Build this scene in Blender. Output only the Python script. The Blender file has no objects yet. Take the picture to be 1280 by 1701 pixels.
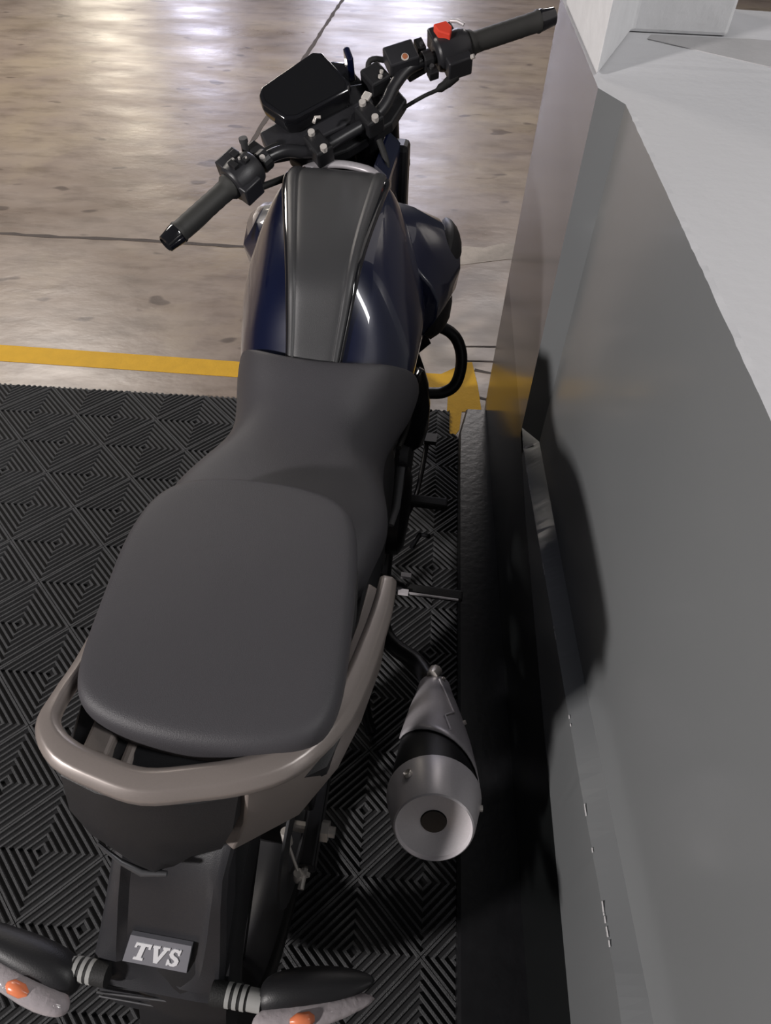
import bpy, bmesh, math, random
from mathutils import Vector, Matrix, noise
random.seed(4)
C = bpy.context.scene.collection
S = bpy.context.scene
# ------------------------------------------------------------------ camera
cam = bpy.data.objects.new('camera', bpy.data.cameras.new('camera')); C.objects.link(cam)
cam.data.sensor_fit = 'HORIZONTAL'; cam.data.sensor_width = 36; cam.data.lens = 36*1175/1280
cam.data.clip_start = .02
R = [(0.9974954790, 0.0678601394, 0.0199441910), (0.0645039861, -0.7570925885, -0.6501154115), (-0.0290173233, 0.6497736637, -0.7595736837)]
CW = (0.92745678, -1.36169828, 1.5214268)
cam.matrix_world = Matrix(((R[0][0], -R[1][0], -R[2][0], CW[0]), (R[0][1], -R[1][1], -R[2][1], CW[1]), (R[0][2], -R[1][2], -R[2][2], CW[2]), (0, 0, 0, 1)))
S.camera = cam
# ------------------------------------------------------------------ world, lamps, exposure
S.view_settings.view_transform = 'Standard'; S.view_settings.look = 'None'
S.view_settings.gamma = 1; S.view_settings.use_curve_mapping = False
S.view_settings.exposure = 0.0
w = bpy.data.worlds.new('garage_air'); S.world = w; w.use_nodes = True
w.node_tree.nodes['Background'].inputs[0].default_value = (.80, .84, .92, 1)
w.node_tree.nodes['Background'].inputs[1].default_value = .042

def lamp(name, loc, target, sx, sy, power, col):
    d = bpy.data.lights.new(name, 'AREA'); d.shape = 'RECTANGLE'; d.size = sx; d.size_y = sy; d.energy = power; d.color = col
    o = bpy.data.objects.new(name, d); C.objects.link(o); o.location = loc
    o.rotation_euler = (Vector(target) - Vector(loc)).to_track_quat('-Z', 'Y').to_euler()
    return o
# tube lamp behind on the left (casts the motorcycle's shadow on the wall)
lamp('ceiling_or_fill_lamp', (-2.5, -3.30, 2.50), (0.9, -0.8, .6), .28, .28, 215, (1, .95, .93))
# tube lamps of the driving lane, far ahead, seen only as reflections in the floor
lamp('ceiling_or_fill_lamp', (-5.0, 13.5, 3.0), (-3.5, 5, 0), 1.1, 3.0, 74, (1, .90, .74))
lamp('ceiling_or_fill_lamp', (-4.3, 16.5, 3.0), (-3, 6, 0), .9, 2.5, 90, (.78, .78, 1))
lamp('ceiling_or_fill_lamp', (-.9, 15.0, 3.0), (0, 4, 0), .9, 3.5, 84, (.80, .80, 1))
lamp('ceiling_or_fill_lamp', (0.55, 11.5, 3.0), (.6, 3, 0), .8, 4.5, 100, (.82, .82, 1))
# added fill lamps, unseen: for wall top and column, lane floor, pier reflection
lamp('ceiling_or_fill_lamp', (2.9, -1.4, 3.0), (1.6, -.6, 1.1), .3, 1.3, 42, (1, .98, .97))
lamp('ceiling_or_fill_lamp', (-2.2, 3.4, 3.0), (-1.4, 2.6, 0), 1.2, 1.6, 92, (1, .92, .84))
lamp('ceiling_or_fill_lamp', (1.5, 4.6, 3.0), (.8, 3.4, 0), .3, 1.6, 34, (1, .93, .90))

# ------------------------------------------------------------------ materials
def mat(name, col, rough=.5, metal=0, spec=.5, coat=0, coat_rough=.05, trans=0, ior=1.45, noise_amt=0, noise_scale=20, bump=0, bump_scale=200, emit=None, rough_var=0):
    m = bpy.data.materials.new(name); m.use_nodes = True; t = m.node_tree; b = t.nodes['Principled BSDF']
    b.inputs['Base Color'].default_value = (*col, 1); b.inputs['Roughness'].default_value = rough
    b.inputs['Metallic'].default_value = metal; b.inputs['Specular IOR Level'].default_value = spec
    b.inputs['Coat Weight'].default_value = coat; b.inputs['Coat Roughness'].default_value = coat_rough
    b.inputs['Transmission Weight'].default_value = trans; b.inputs['IOR'].default_value = ior
    tc = t.nodes.new('ShaderNodeTexCoord')
    if noise_amt:
        n = t.nodes.new('ShaderNodeTexNoise'); n.inputs['Scale'].default_value = noise_scale; n.inputs['Detail'].default_value = 6
        t.links.new(tc.outputs['Object'], n.inputs['Vector'])
        r = t.nodes.new('ShaderNodeMix'); r.data_type = 'RGBA'
        r.inputs[6].default_value = (*[max(0, c*(1-noise_amt)) for c in col], 1); r.inputs[7].default_value = (*[min(1, c*(1+noise_amt)) for c in col], 1)
        t.links.new(n.outputs['Fac'], r.inputs[0]); t.links.new(r.outputs[2], b.inputs['Base Color'])
    if bump:
        n = t.nodes.new('ShaderNodeTexNoise'); n.inputs['Scale'].default_value = bump_scale; n.inputs['Detail'].default_value = 4
        t.links.new(tc.outputs['Object'], n.inputs['Vector'])
        bp = t.nodes.new('ShaderNodeBump'); bp.inputs['Strength'].default_value = bump; bp.inputs['Distance'].default_value = .002
        t.links.new(n.outputs['Fac'], bp.inputs['Height']); t.links.new(bp.outputs[0], b.inputs['Normal'])
    if emit: b.inputs['Emission Color'].default_value = (*emit[:3], 1); b.inputs['Emission Strength'].default_value = emit[3]
    return m
M = {}
M['vinyl'] = mat('seat_vinyl', (.048, .046, .051), .52, spec=.45, noise_amt=.08, noise_scale=9, bump=.25, bump_scale=900)
M['cover'] = mat('matte_black_plastic', (.044, .044, .046), .42, spec=.5, noise_amt=.1, noise_scale=15, bump=.15, bump_scale=1200)
M['blue'] = mat('dark_blue_paint', (.002, .0045, .026), .3, metal=.1, coat=1, coat_rough=.03, noise_amt=.15, noise_scale=900)
M['fender'] = mat('dark_fender_plastic', (.022, .022, .025), .38, noise_amt=.12, noise_scale=20, bump=.12, bump_scale=800)
M['gloss'] = mat('gloss_black', (.010, .010, .012), .12, spec=.6, coat=.5)
M['black'] = mat('black_plastic', (.012, .012, .0135), .45, noise_amt=.15, noise_scale=40, bump=.1, bump_scale=600)
M['rubber'] = mat('rubber', (.012, .012, .012), .7, noise_amt=.15, noise_scale=60, bump=.3, bump_scale=500)
M['gloss2'] = mat('semi_gloss_black', (.016, .016, .018), .28, spec=.6)
M['grip'] = mat('grip_rubber', (.034, .034, .032), .6, noise_amt=.1, noise_scale=60)
M['rail'] = mat('warm_grey_paint', (.225, .195, .180), .36, metal=.25, spec=.5, coat=.25, coat_rough=.2, noise_amt=.06, noise_scale=500)
M['silver'] = mat('brushed_silver', (.66, .63, .65), .36, metal=.25, noise_amt=.08, noise_scale=300)
M['shield'] = mat('satin_steel', (.42, .40, .42), .40, metal=.3, noise_amt=.1, noise_scale=200)
M['chrome'] = mat('zinc_bolt', (.66, .62, .58), .3, metal=.35, noise_amt=.1, noise_scale=300)
M['iron'] = mat('black_iron', (.012, .012, .014), .35, metal=.2, noise_amt=.2, noise_scale=60)
M['alloy'] = mat('grey_alloy', (.10, .10, .105), .45, metal=.6, noise_amt=.15, noise_scale=60)
M['red'] = mat('red_plastic', (.80, .07, .04), .4, noise_amt=.04)
M['orange'] = mat('orange_bulb', (.75, .22, .10), .25, noise_amt=.1, noise_scale=100)
M['lens'] = mat('clear_lens', (.66, .60, .62), .08, spec=.9, trans=.5, noise_amt=.12, noise_scale=90, bump=.6, bump_scale=120)
M['reflector'] = mat('lamp_reflector', (.75, .72, .73), .2, metal=.9, noise_amt=.2, noise_scale=120)
M['greyrubber'] = mat('light_grey_rubber', (.30, .30, .29), .6, noise_amt=.1)
M['badge'] = mat('badge_grey', (.17, .17, .19), .4, noise_amt=.05)
M['letter'] = mat('badge_letter', (.62, .62, .64), .35, noise_amt=.03)
M['amberglass'] = mat('amber_sight_glass', (.35, .12, .05), .15, noise_amt=.3, noise_scale=300)
M['screen'] = mat('display_glass', (.008, .008, .009), .06, spec=.7, coat=1)
M['redlens'] = mat('dark_red_lens', (.035, .008, .01), .12, coat=.6)
M['wallgrey'] = mat('grey_gloss_wall_paint', (.165, .172, .176), .30, spec=.55, coat=.6, coat_rough=.16, noise_amt=.06, noise_scale=3, bump=.35, bump_scale=5)
M['wallblack'] = mat('black_gloss_wall_paint', (.008, .009, .009), .24, spec=.55, coat=.5, coat_rough=.14, noise_amt=.25, noise_scale=4, bump=.25, bump_scale=6)
M['white'] = mat('white_wall_paint', (.56, .56, .575), .7, noise_amt=.04, noise_scale=5, bump=.3, bump_scale=60)
M['whiterough'] = mat('white_rough_plaster', (.70, .70, .71), .75, noise_amt=.08, noise_scale=20, bump=1.0, bump_scale=45)
M['topgrey'] = mat('rough_mid_grey', (.40, .395, .40), .7, noise_amt=.12, noise_scale=12, bump=.4, bump_scale=60)
M['yellow'] = mat('yellow_road_paint', (.70, .40, .022), .6, spec=.25, noise_amt=.14, noise_scale=25, bump=.3, bump_scale=120)
M['kerb'] = mat('black_kerb_paint', (.008, .008, .009), .30, spec=.6, noise_amt=.5, noise_scale=30, bump=.3, bump_scale=60)

def floor_material():
    m = bpy.data.materials.new('polished_concrete'); m.use_nodes = True; t = m.node_tree; b = t.nodes['Principled BSDF']; N = t.nodes.new; L = t.links.new
    tc = N('ShaderNodeTexCoord')
    def nz(sc, det=8, scale=(1, 1, 1), rough=.6):
        mp = N('ShaderNodeMapping'); mp.inputs['Scale'].default_value = scale; L(tc.outputs['Object'], mp.inputs['Vector'])
        n = N('ShaderNodeTexNoise'); n.inputs['Scale'].default_value = sc; n.inputs['Detail'].default_value = det; n.inputs['Roughness'].default_value = rough
        L(mp.outputs[0], n.inputs['Vector']); return n
    def ramp(src, stops):
        r = N('ShaderNodeValToRGB'); L(src, r.inputs[0]); e = r.color_ramp.elements
        while len(e) < len(stops): e.new(.5)
        for k, (p, c) in enumerate(stops): e[k].position = p; e[k].color = (*c, 1)
        return r
    a = ramp(nz(1.1).outputs['Fac'], [(.35, (.215, .165, .128)), (.5, (.295, .236, .195)), (.65, (.385, .315, .235))])
    d = ramp(nz(7, 8, (.6, 1.6, 1)).outputs['Fac'], [(.33, (.62, .60, .58)), (.52, (1, 1, 1)), (.72, (1.0, .98, .95))])
    mx = N('ShaderNodeMix'); mx.data_type = 'RGBA'; mx.blend_type = 'MULTIPLY'; mx.inputs[0].default_value = .8
    L(a.outputs[0], mx.inputs[6]); L(d.outputs[0], mx.inputs[7])
    sp = ramp(nz(8.5, 2, (.6, 1.1, 1), .4).outputs['Fac'], [(.0, (.34, .32, .33)), (.285, (.50, .48, .48)), (.325, (1, 1, 1))])
    m2 = N('ShaderNodeMix'); m2.data_type = 'RGBA'; m2.blend_type = 'MULTIPLY'; m2.inputs[0].default_value = 1
    L(mx.outputs[2], m2.inputs[6]); L(sp.outputs[0], m2.inputs[7])
    st = ramp(nz(.9, 6).outputs['Fac'], [(.55, (0, 0, 0)), (.72, (.35, .35, .35))])
    m3 = N('ShaderNodeMix'); m3.data_type = 'RGBA'; L(st.outputs[0], m3.inputs[0]); L(m2.outputs[2], m3.inputs[6]); m3.inputs[7].default_value = (.36, .29, .18, 1)
    L(m3.outputs[2], b.inputs['Base Color'])
    rr = ramp(nz(3, 6, (.5, 1.6, 1)).outputs['Fac'], [(.35, (.27, .27, .27)), (.65, (.42, .42, .42))]); L(rr.outputs[0], b.inputs['Roughness'])
    b.inputs['Specular IOR Level'].default_value = .5
    bp = N('ShaderNodeBump'); bp.inputs['Strength'].default_value = .22; bp.inputs['Distance'].default_value = .01
    L(nz(7, 4, (.8, 1.3, 1)).outputs['Fac'], bp.inputs['Height']); L(bp.outputs[0], b.inputs['Normal'])
    return m
M['floor'] = floor_material()
M['crack'] = mat('dark_joint', (.085, .070, .062), .8, noise_amt=.3, noise_scale=60)
M['filler'] = mat('pale_joint_filler', (.44, .39, .34), .7, noise_amt=.22, noise_scale=40, bump=.8, bump_scale=80)
M['matrib'] = mat('mat_rubber_rib', (.056, .057, .059), .62, spec=.35, noise_amt=.35, noise_scale=30, bump=.8, bump_scale=500)
M['matbase'] = mat('mat_rubber_base', (.008, .008, .009), .8, noise_amt=.2)

# ------------------------------------------------------------------ mesh helpers
def link(name, verts, faces, m, parent=None, smooth=None, sub=0, bevel=0, mats=None, fmats=None, solid=0):
    me = bpy.data.meshes.new(name); me.from_pydata([tuple(v) for v in verts], [], faces)
    bm = bmesh.new(); bm.from_mesh(me); bmesh.ops.recalc_face_normals(bm, faces=bm.faces); bm.to_mesh(me); bm.free()
    for mm in (mats or [m]): me.materials.append(mm)
    if fmats:
        for p, k in zip(me.polygons, fmats): p.material_index = k
    if smooth is not None:
        for p in me.polygons: p.use_smooth = True
        me.set_sharp_from_angle(angle=math.radians(smooth))
    o = bpy.data.objects.new(name, me); C.objects.link(o)
    if parent is not None: o.parent = parent
    if solid:
        s = o.modifiers.new('s', 'SOLIDIFY'); s.thickness = solid; s.offset = -1
    if bevel:
        b = o.modifiers.new('b', 'BEVEL'); b.width = bevel; b.segments = 2; b.limit_method = 'ANGLE'
    if sub:
        s = o.modifiers.new('u', 'SUBSURF'); s.levels = sub; s.render_levels = sub
    return o
class MB:
    def __init__(s): s.v = []; s.f = []
    def add(s, v, f):
        n = len(s.v); s.v += [Vector(x) for x in v]; s.f += [tuple(n+i for i in q) for q in f]; return s
    def box(s, c, d, rot=None):
        c = Vector(c); P = [Vector((x*d[0]/2, y*d[1]/2, z*d[2]/2)) for x in (-1, 1) for y in (-1, 1) for z in (-1, 1)]
        if rot: P = [rot @ p for p in P]
        return s.add([c+p for p in P], [(0, 1, 3, 2), (4, 6, 7, 5), (0, 4, 5, 1), (2, 3, 7, 6), (0, 2, 6, 4), (1, 5, 7, 3)])
    def tube(s, pts, r, n=12, caps=True, flat=None, up=(0, 0, 1)):
        pts = [Vector(p) for p in pts]; rs = r if isinstance(r, (list, tuple)) else [r]*len(pts)
        rings = []; prev = None
        for i, p in enumerate(pts):
            t = (pts[min(i+1, len(pts)-1)]-pts[max(i-1, 0)]).normalized()
            a = Vector(up) if prev is None else prev
            a = a - t*a.dot(t)
            if a.length < 1e-4: a = Vector((1, 0, 0)) - t*t.x
            a.normalize(); prev = a; b = t.cross(a)
            k = flat or 1
            rings.append([p+(a*math.sin(2*math.pi*j/n)*k+b*math.cos(2*math.pi*j/n))*rs[i] for j in range(n)])
        return s.loft(rings, True, caps)
    def loft(s, rings, closed=True, caps=True):
        n = len(rings[0]); v = [p for r in rings for p in r]; f = []
        for i in range(len(rings)-1):
            for j in range(n if closed else n-1):
                k = (j+1) % n; f.append((i*n+j, i*n+k, (i+1)*n+k, (i+1)*n+j))
        if caps and closed: f.append(tuple(range(n))); f.append(tuple((len(rings)-1)*n+j for j in range(n)))
        return s.add(v, f)
    def lathe(s, p0, p1, prof, n=32, caps=True):   # prof: (t along p0->p1 in metres, radius)
        p0 = Vector(p0); t = (Vector(p1)-p0).normalized(); a = Vector((0, 0, 1)) if abs(t.z) < .9 else Vector((1, 0, 0))
        a = (a-t*a.dot(t)).normalized(); b = t.cross(a)
        return s.loft([[p0+t*d+(a*math.sin(2*math.pi*j/n)+b*math.cos(2*math.pi*j/n))*r for j in range(n)] for d, r in prof], True, caps)
    def xf(s, m): s.v = [m @ v for v in s.v]; return s
    def build(s, name, m, parent=None, **k): return link(name, s.v, s.f, m, parent, **k)
def smooth_path(pts, n=6):
    P = [Vector(p) for p in pts]; out = []
    for i in range(len(P)-1):
        a, b, c, d = P[max(i-1, 0)], P[i], P[i+1], P[min(i+2, len(P)-1)]
        for k in range(n):
            t = k/n; out.append(.5*((2*b)+(c-a)*t+(2*a-5*b+4*c-d)*t*t+(3*b-a-3*c+d)*t**3))
    return out+[P[-1]]
def struct(o): o['kind'] = 'structure'; return o
def tag(o, label, cat, group=None):
    o['label'] = label; o['category'] = cat
    if group: o['group'] = group
    return o

# ------------------------------------------------------------------ floor
fo = link('floor', [(-14, -6, 0), (14, -6, 0), (14, 24, 0), (-14, 24, 0)], [(0, 1, 2, 3)], M['floor']); struct(fo)
def strip(name, pts, m, z=.0015, jit=0):
    v = [(x, y, z) for x, y in pts]; n = len(v)
    v += [(x, y, 0.0002) for x, y in pts]
    f = [tuple(range(n)), tuple(range(n, 2*n))]+[(i, (i+1) % n, n+(i+1) % n, n+i) for i in range(n)]
    return struct(link(name, v, f, m))
def line_strip(name, a, b, wd, m, jit=.003, z=.0012):
    a = Vector((*a, 0)); b = Vector((*b, 0)); t = (b-a); L = t.length; t.normalize(); p = Vector((-t.y, t.x, 0)); n = max(4, int(L/.05)); l = []; r = []
    off = 0
    for i in range(n+1):
        c = a+t*L*i/n; off = off*.85+random.uniform(-jit, jit); q = wd/2*(1+random.uniform(-.3, .3) if jit > .001 else 1)
        l.append((c+p*(off+q))[:2]); r.append((c+p*(off-q))[:2])
    return strip(name, l+r[::-1], m, z)
strip('trim_1', [(-3, .520), (-.48, .503), (.367, .492), (1.040, .462), (1.036, .30), (1.060, .262), (1.078, .30), (1.086, .385), (1.150, .392), (1.140, .52), (1.122, .648), (1.10, .642), (1.016, .572), (.35, .574), (-.52, .590), (-3, .62)], M['yellow'])
line_strip('trim_2', (-5, 1.29), (1.02, 1.335), .020, M['crack'], .004)
strip('trim_3', [(1.02, 1.38), (1.10, 1.43), (1.18, 1.425), (1.26, 1.47), (1.36, 1.46), (1.50, 1.48), (2.9, 1.52), (2.9, 1.33), (1.5, 1.35), (1.28, 1.345), (1.10, 1.285), (1.00, 1.27)], M['filler'])
line_strip('trim_4', (.02, 2.3), (.26, 5.6), .022, M['crack'], .004)
line_strip('trim_5', (1.08, .735), (1.5, .765), .008, M['crack'], .002)
line_strip('trim_6', (1.10, .655), (1.5, .675), .006, M['crack'], .002)
line_strip('trim_7', (1.13, .605), (1.5, .52), .012, M['crack'], .002)
line_strip('trim_8', (1.10, .475), (1.5, .34), .010, M['crack'], .002)

# ------------------------------------------------------------------ ribbed rubber mat
PT = .178/math.sqrt(2)
def build_mat():
    x0, x1, y0, y1 = -1.3, 1.072, -1.95, .378
    rt = tag(bpy.data.objects.new('rubber_mat', None), 'large black ribbed rubber mat with nested diamond pattern under the motorcycle', 'mat'); C.objects.link(rt); rt.location = (0, 0, 0)
    pb = [(x0, y0), (x1, y0), (x1, .265), (1.046, .275), (1.046, y1), (x0, y1)]; nb = len(pb)
    link('mat_base', [(x, y, .0007) for x, y in pb]+[(x, y, .0055) for x, y in pb], [tuple(range(nb)), tuple(range(nb, 2*nb))]+[(i, (i+1) % nb, nb+(i+1) % nb, nb+i) for i in range(nb)], M['matbase'], rt)
    b = MB(); U = Vector((-.70711, -.70711, 0)); V = Vector((.70711, -.70711, 0)); H = .089; n = 7; p = H/n
    for i in range(-14, 16):
        for j in range(-14, 16):
            c = Vector((PT*(-i+j), PT*(-i-j), 0))
            if not (x0-.13 < c.x < x1+.13 and y0-.13 < c.y < y1+.13): continue
            for k in range(1, n+1):
                o = k*p-p*.22; w_ = p*.27
                R4 = []
                for (off, z) in ((o+w_, .005), (o+w_*.55, .0105), (o-w_*.55, .0105), (o-w_, .005)):
                    R4.append([c+U*sx*off+V*sy*off+Vector((0, 0, z)) for sx, sy in ((-1, -1), (1, -1), (1, 1), (-1, 1))])
                b.loft(R4, True, False)
    me = bpy.data.meshes.new('mat_ribs'); me.from_pydata([tuple(v) for v in b.v], [], b.f)
    bm = bmesh.new(); bm.from_mesh(me)
    for co, no in (((x0, 0, 0), (-1, 0, 0)), ((x1, 0, 0), (1, 0, 0)), ((0, y0, 0), (0, -1, 0)), ((0, y1, 0), (0, 1, 0))):
        bmesh.ops.bisect_plane(bm, geom=bm.verts[:]+bm.edges[:]+bm.faces[:], plane_co=co, plane_no=no, clear_outer=True)
    for co, no in (((1.046, 0, 0), (1, 0, 0)), ((0, .27, 0), (0, 1, 0))):
        bmesh.ops.bisect_plane(bm, geom=bm.verts[:]+bm.edges[:]+bm.faces[:], plane_co=co, plane_no=no)
    bmesh.ops.delete(bm, geom=[f for f in bm.faces if f.calc_center_median().x > 1.046 and f.calc_center_median().y > .27], context='FACES')
    bmesh.ops.recalc_face_normals(bm, faces=bm.faces)
    bm.to_mesh(me); bm.free(); me.materials.append(M['matrib'])
    o = bpy.data.objects.new('mat_ribs', me); C.objects.link(o); o.parent = rt
build_mat()

# ------------------------------------------------------------------ wall on the right: plinth, recessed panel, pier, white top
def wx(y): return CW[0]+.2716-.0235*(y-CW[1])
ZB, ZC, ZT, DD = .515, .550, 1.139, .030
def pl(y, pts):
    if y <= pts[0][0]: return pts[0][1]
    for (a, p), (b, q) in zip(pts, pts[1:]):
        if y <= b: return p+(q-p)*(y-a)/(b-a)
    return pts[-1][1]
PA = [(-3.2, .30), (-1.25, .340), (-.83, .366), (-.40, .400), (-.24, .430), (-.13, .452), (.40, .51)]      # upper border of the black paint
PB = [(-3.2, .62), (-1.22, .580), (-1.0, .545), (-.87, .529), (-.64, .499), (-.47, .475), (-.30, .455), (-.24, .452), (.4, .51)]
PC = [(-3.2, .64), (-1.265, .596), (-1.01, .562), (-.79, .530), (-.31, .480), (-.24, .474)]
def build_wall():
    yN, yP, yE = -3.2, -.240, .395; CH = .060
    V_ = []; F_ = []; MI = []
    def quad(a, b, c, d, mi):
        n = len(V_); V_.extend([a, b, c, d]); F_.append((n, n+1, n+2, n+3)); MI.append(mi)
    N_ = 260
    ys = [yN+(yP-yN)*i/N_ for i in range(N_+1)]
    jt = [.0010*noise.noise((i*.45, 3, 0))+.0016*noise.noise((i*1.3, 9, 2)) for i in range(N_+1)]
    q = yP+CH
    for i in range(N_):
        a, b = ys[i], ys[i+1]; ja, jb = jt[i], jt[i+1]; jc, jd = jt[(i*7) % N_], jt[(i*7+7) % N_]
        if i == N_-1: jb = 0; jd = 0
        quad((wx(a), a, 0), (wx(b), b, 0), (wx(b), b, pl(b, PA)), (wx(a), a, pl(a, PA)), 1)
        quad((wx(a), a, pl(a, PA)), (wx(b), b, pl(b, PA)), (wx(b)+jd*.2, b, pl(b, PB)+jd*.5), (wx(a)+jc*.2, a, pl(a, PB)+jc*.5), 0)
        quad((wx(a)+jc*.2, a, pl(a, PB)+jc*.5), (wx(b)+jd*.2, b, pl(b, PB)+jd*.5), (wx(b)+DD, b, pl(b, PC)), (wx(a)+DD, a, pl(a, PC)), 0)
        quad((wx(a)+DD, a, pl(a, PC)), (wx(b)+DD, b, pl(b, PC)), (wx(b)+DD, b, ZT+jb), (wx(a)+DD, a, ZT+ja), 0)
        quad((wx(a)+DD, a, ZT+ja), (wx(b)+DD, b, ZT+jb), (wx(b)+DD+.008, b, ZT), (wx(a)+DD+.008, a, ZT), 2)
    quad((wx(yN)+DD+.008, yN, ZT), (wx(yP)+DD+.008, yP, ZT), (3.2, yP, ZT), (3.2, yN, ZT), 2)
    # pier beyond the recess: chamfer, face with the black dado, top, far end
    zq = pl(q, PB)
    quad((wx(yP)+DD, yP, pl(yP, PC)), (wx(yP)+DD, yP, ZT), (wx(q), q, ZT), (wx(q), q, zq), 0)
    quad((wx(yP), yP, pl(yP, PB)), (wx(q), q, zq), (wx(yP)+DD, yP, pl(yP, PC)), (wx(yP)+DD, yP, pl(yP, PC)), 0)
    quad((wx(yP), yP, 0), (wx(q), q, 0), (wx(q), q, pl(q, PA)), (wx(yP), yP, pl(yP, PA)), 1)
    quad((wx(yP)+DD, yP, ZT), (wx(q), q, ZT), (3.2, q, ZT), (3.2, yP, ZT), 2)
    n = 24; ef = yE; em = yE-.04; et = yE-.10
    for i in range(n):
        def Y(e, k): return q+(e-q)*k/n
        a0, a1, b0, b1, c0, c1 = Y(ef, i), Y(ef, i+1), Y(em, i), Y(em, i+1), Y(et, i), Y(et, i+1)
        quad((wx(a0), a0, 0), (wx(a1), a1, 0), (wx(b1), b1, pl(b1, PA)), (wx(b0), b0, pl(b0, PA)), 1)
        quad((wx(b0), b0, pl(b0, PA)), (wx(b1), b1, pl(b1, PA)), (wx(c1), c1, ZT+jt[i+1]), (wx(c0), c0, ZT+jt[i]), 3)
        quad((wx(c0), c0, ZT+jt[i]), (wx(c1), c1, ZT+jt[i+1]), (3.2, c1-.21*(i+1)/n, ZT), (3.2, c0-.21*i/n, ZT), 2)
    quad((wx(yE), yE, 0), (wx(et), et, ZT), (3.2, et-.21, ZT), (3.2, yE-.21, 0), 3)
    quad((wx(yN), yN, 0), (3.2, yN, 0), (3.2, yN, ZT), (wx(yN)+DD, yN, ZT), 0)
    # chips in the paint along the plinth edge
    for k in range(40):
        y = random.choice([-.235, -.30, -.37, -.47, -.6, -.74, -.9, -1.05, -1.1, -1.17, -1.2])+random.uniform(-.02, .02); l_ = random.uniform(.002, .012); x = wx(y)-.0006; z = pl(y, PB)
        quad((x, y, z-.0004), (x, y+l_, z-.0002), (x+.0012, y+l_, z+.0012), (x+.0014, y, z+.0014), 4)
    quad((wx(yP)-.0008, yP-.004, pl(yP, PB)-.001), (wx(yP)-.0008, yP+.004, pl(yP, PB)-.001), (wx(yP)+DD*.55, yP+.002, pl(yP, PC)-.007), (wx(yP)+DD*.55, yP-.005, pl(yP, PC)-.007), 4)
    struct(link('wall_right', V_, F_, None, mats=[M['wallgrey'], M['wallblack'], M['white'], M['wallpier'], M['topgrey']], fmats=MI))
M['wallpier'] = mat('grey_gloss_wall_darkened', (.110, .108, .112), .26, spec=.55, coat=.7, coat_rough=.14, noise_amt=.06, noise_scale=3, bump=.35, bump_scale=5)  # wall grey, darkened for the brown reflections on the pier
build_wall()
# flat strip of darker grey on the far part of the wall top
_p = [(1.285, .058), (1.46, -.058), (3.1, -1.10), (3.1, -.10), (1.46, .082), (1.425, .080), (1.295, .082)]
strip('trim_9', _p, M['topgrey'], ZT+.0015)
for v_ in bpy.data.objects['trim_9'].data.vertices[7:]: v_.co.z = ZT+.0004
# white plastered column standing on the wall
def build_column():
    pl = [(wx(-.139)+.003, -.139), (1.261, .090), (1.425, .088), (1.45, .28), (1.20, .30), (wx(.24)+.002, .24)]
    z0, z1 = ZT, 3.0; v = [(x, y, z0+.001) for x, y in pl]+[(x, y, z1) for x, y in pl]; n = len(pl)
    f = [tuple(range(n)), tuple(range(n, 2*n))]+[(i, (i+1) % n, n+(i+1) % n, n+i) for i in range(n)]
    struct(link('wall_column', v, f, M['whiterough'], bevel=.006))
build_column()
# low black kerb at the wall foot
def build_kerb():
    rings = []
    for y, w0 in ((.372, 0), (.362, -.012), (.33, -.018), (.25, -.034), (.1, -.036), (-.3, -.036), (-.63, -.036), (-1.2, -.036), (-2.2, -.036)):
        x0 = 1.108+w0; z = .034 if y < .37 else .02; x1 = wx(y)+.002
        rings.append([Vector((x0-.002, y, 0.001)), Vector((x0, y, z-.006)), Vector((x0+.006, y, z)), Vector((x1, y, z)), Vector((x1, y, 0.001))])
    b = MB().loft(rings); o = b.build('kerb', M['kerb'], smooth=40)
    tag(o, 'low black painted kerb strip running along the foot of the grey wall', 'kerb')
build_kerb()

# ================================================================== MOTORCYCLE
PSI = math.radians(4.906)
bike = bpy.data.objects.new('motorcycle', None); C.objects.link(bike)
bike.location = (.725, -.93, .0105); bike.rotation_euler = (0, 0, -PSI)
tag(bike, 'dark blue motorcycle with black seat and warm grey grab rail parked on the ribbed mat', 'motorcycle')
GZ = .0105
def L3(p): return Vector((p[0], p[1], p[2]-GZ))      # measured height above floor -> bike frame

def mirror_sections(secs, du=lambda v: 0):
    rings = []
    for v, pts in secs:
        vv = v if callable(v) else (lambda u, v=v: v)
        half = [Vector((u, vv(u), w_)) for u, w_ in pts]
        full = [Vector((-p.x, p.y, p.z)) for p in reversed(half[1:])]+half
        rings.append([L3(p+Vector((du(p.y), 0, 0))) for p in full])
    return rings

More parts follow.
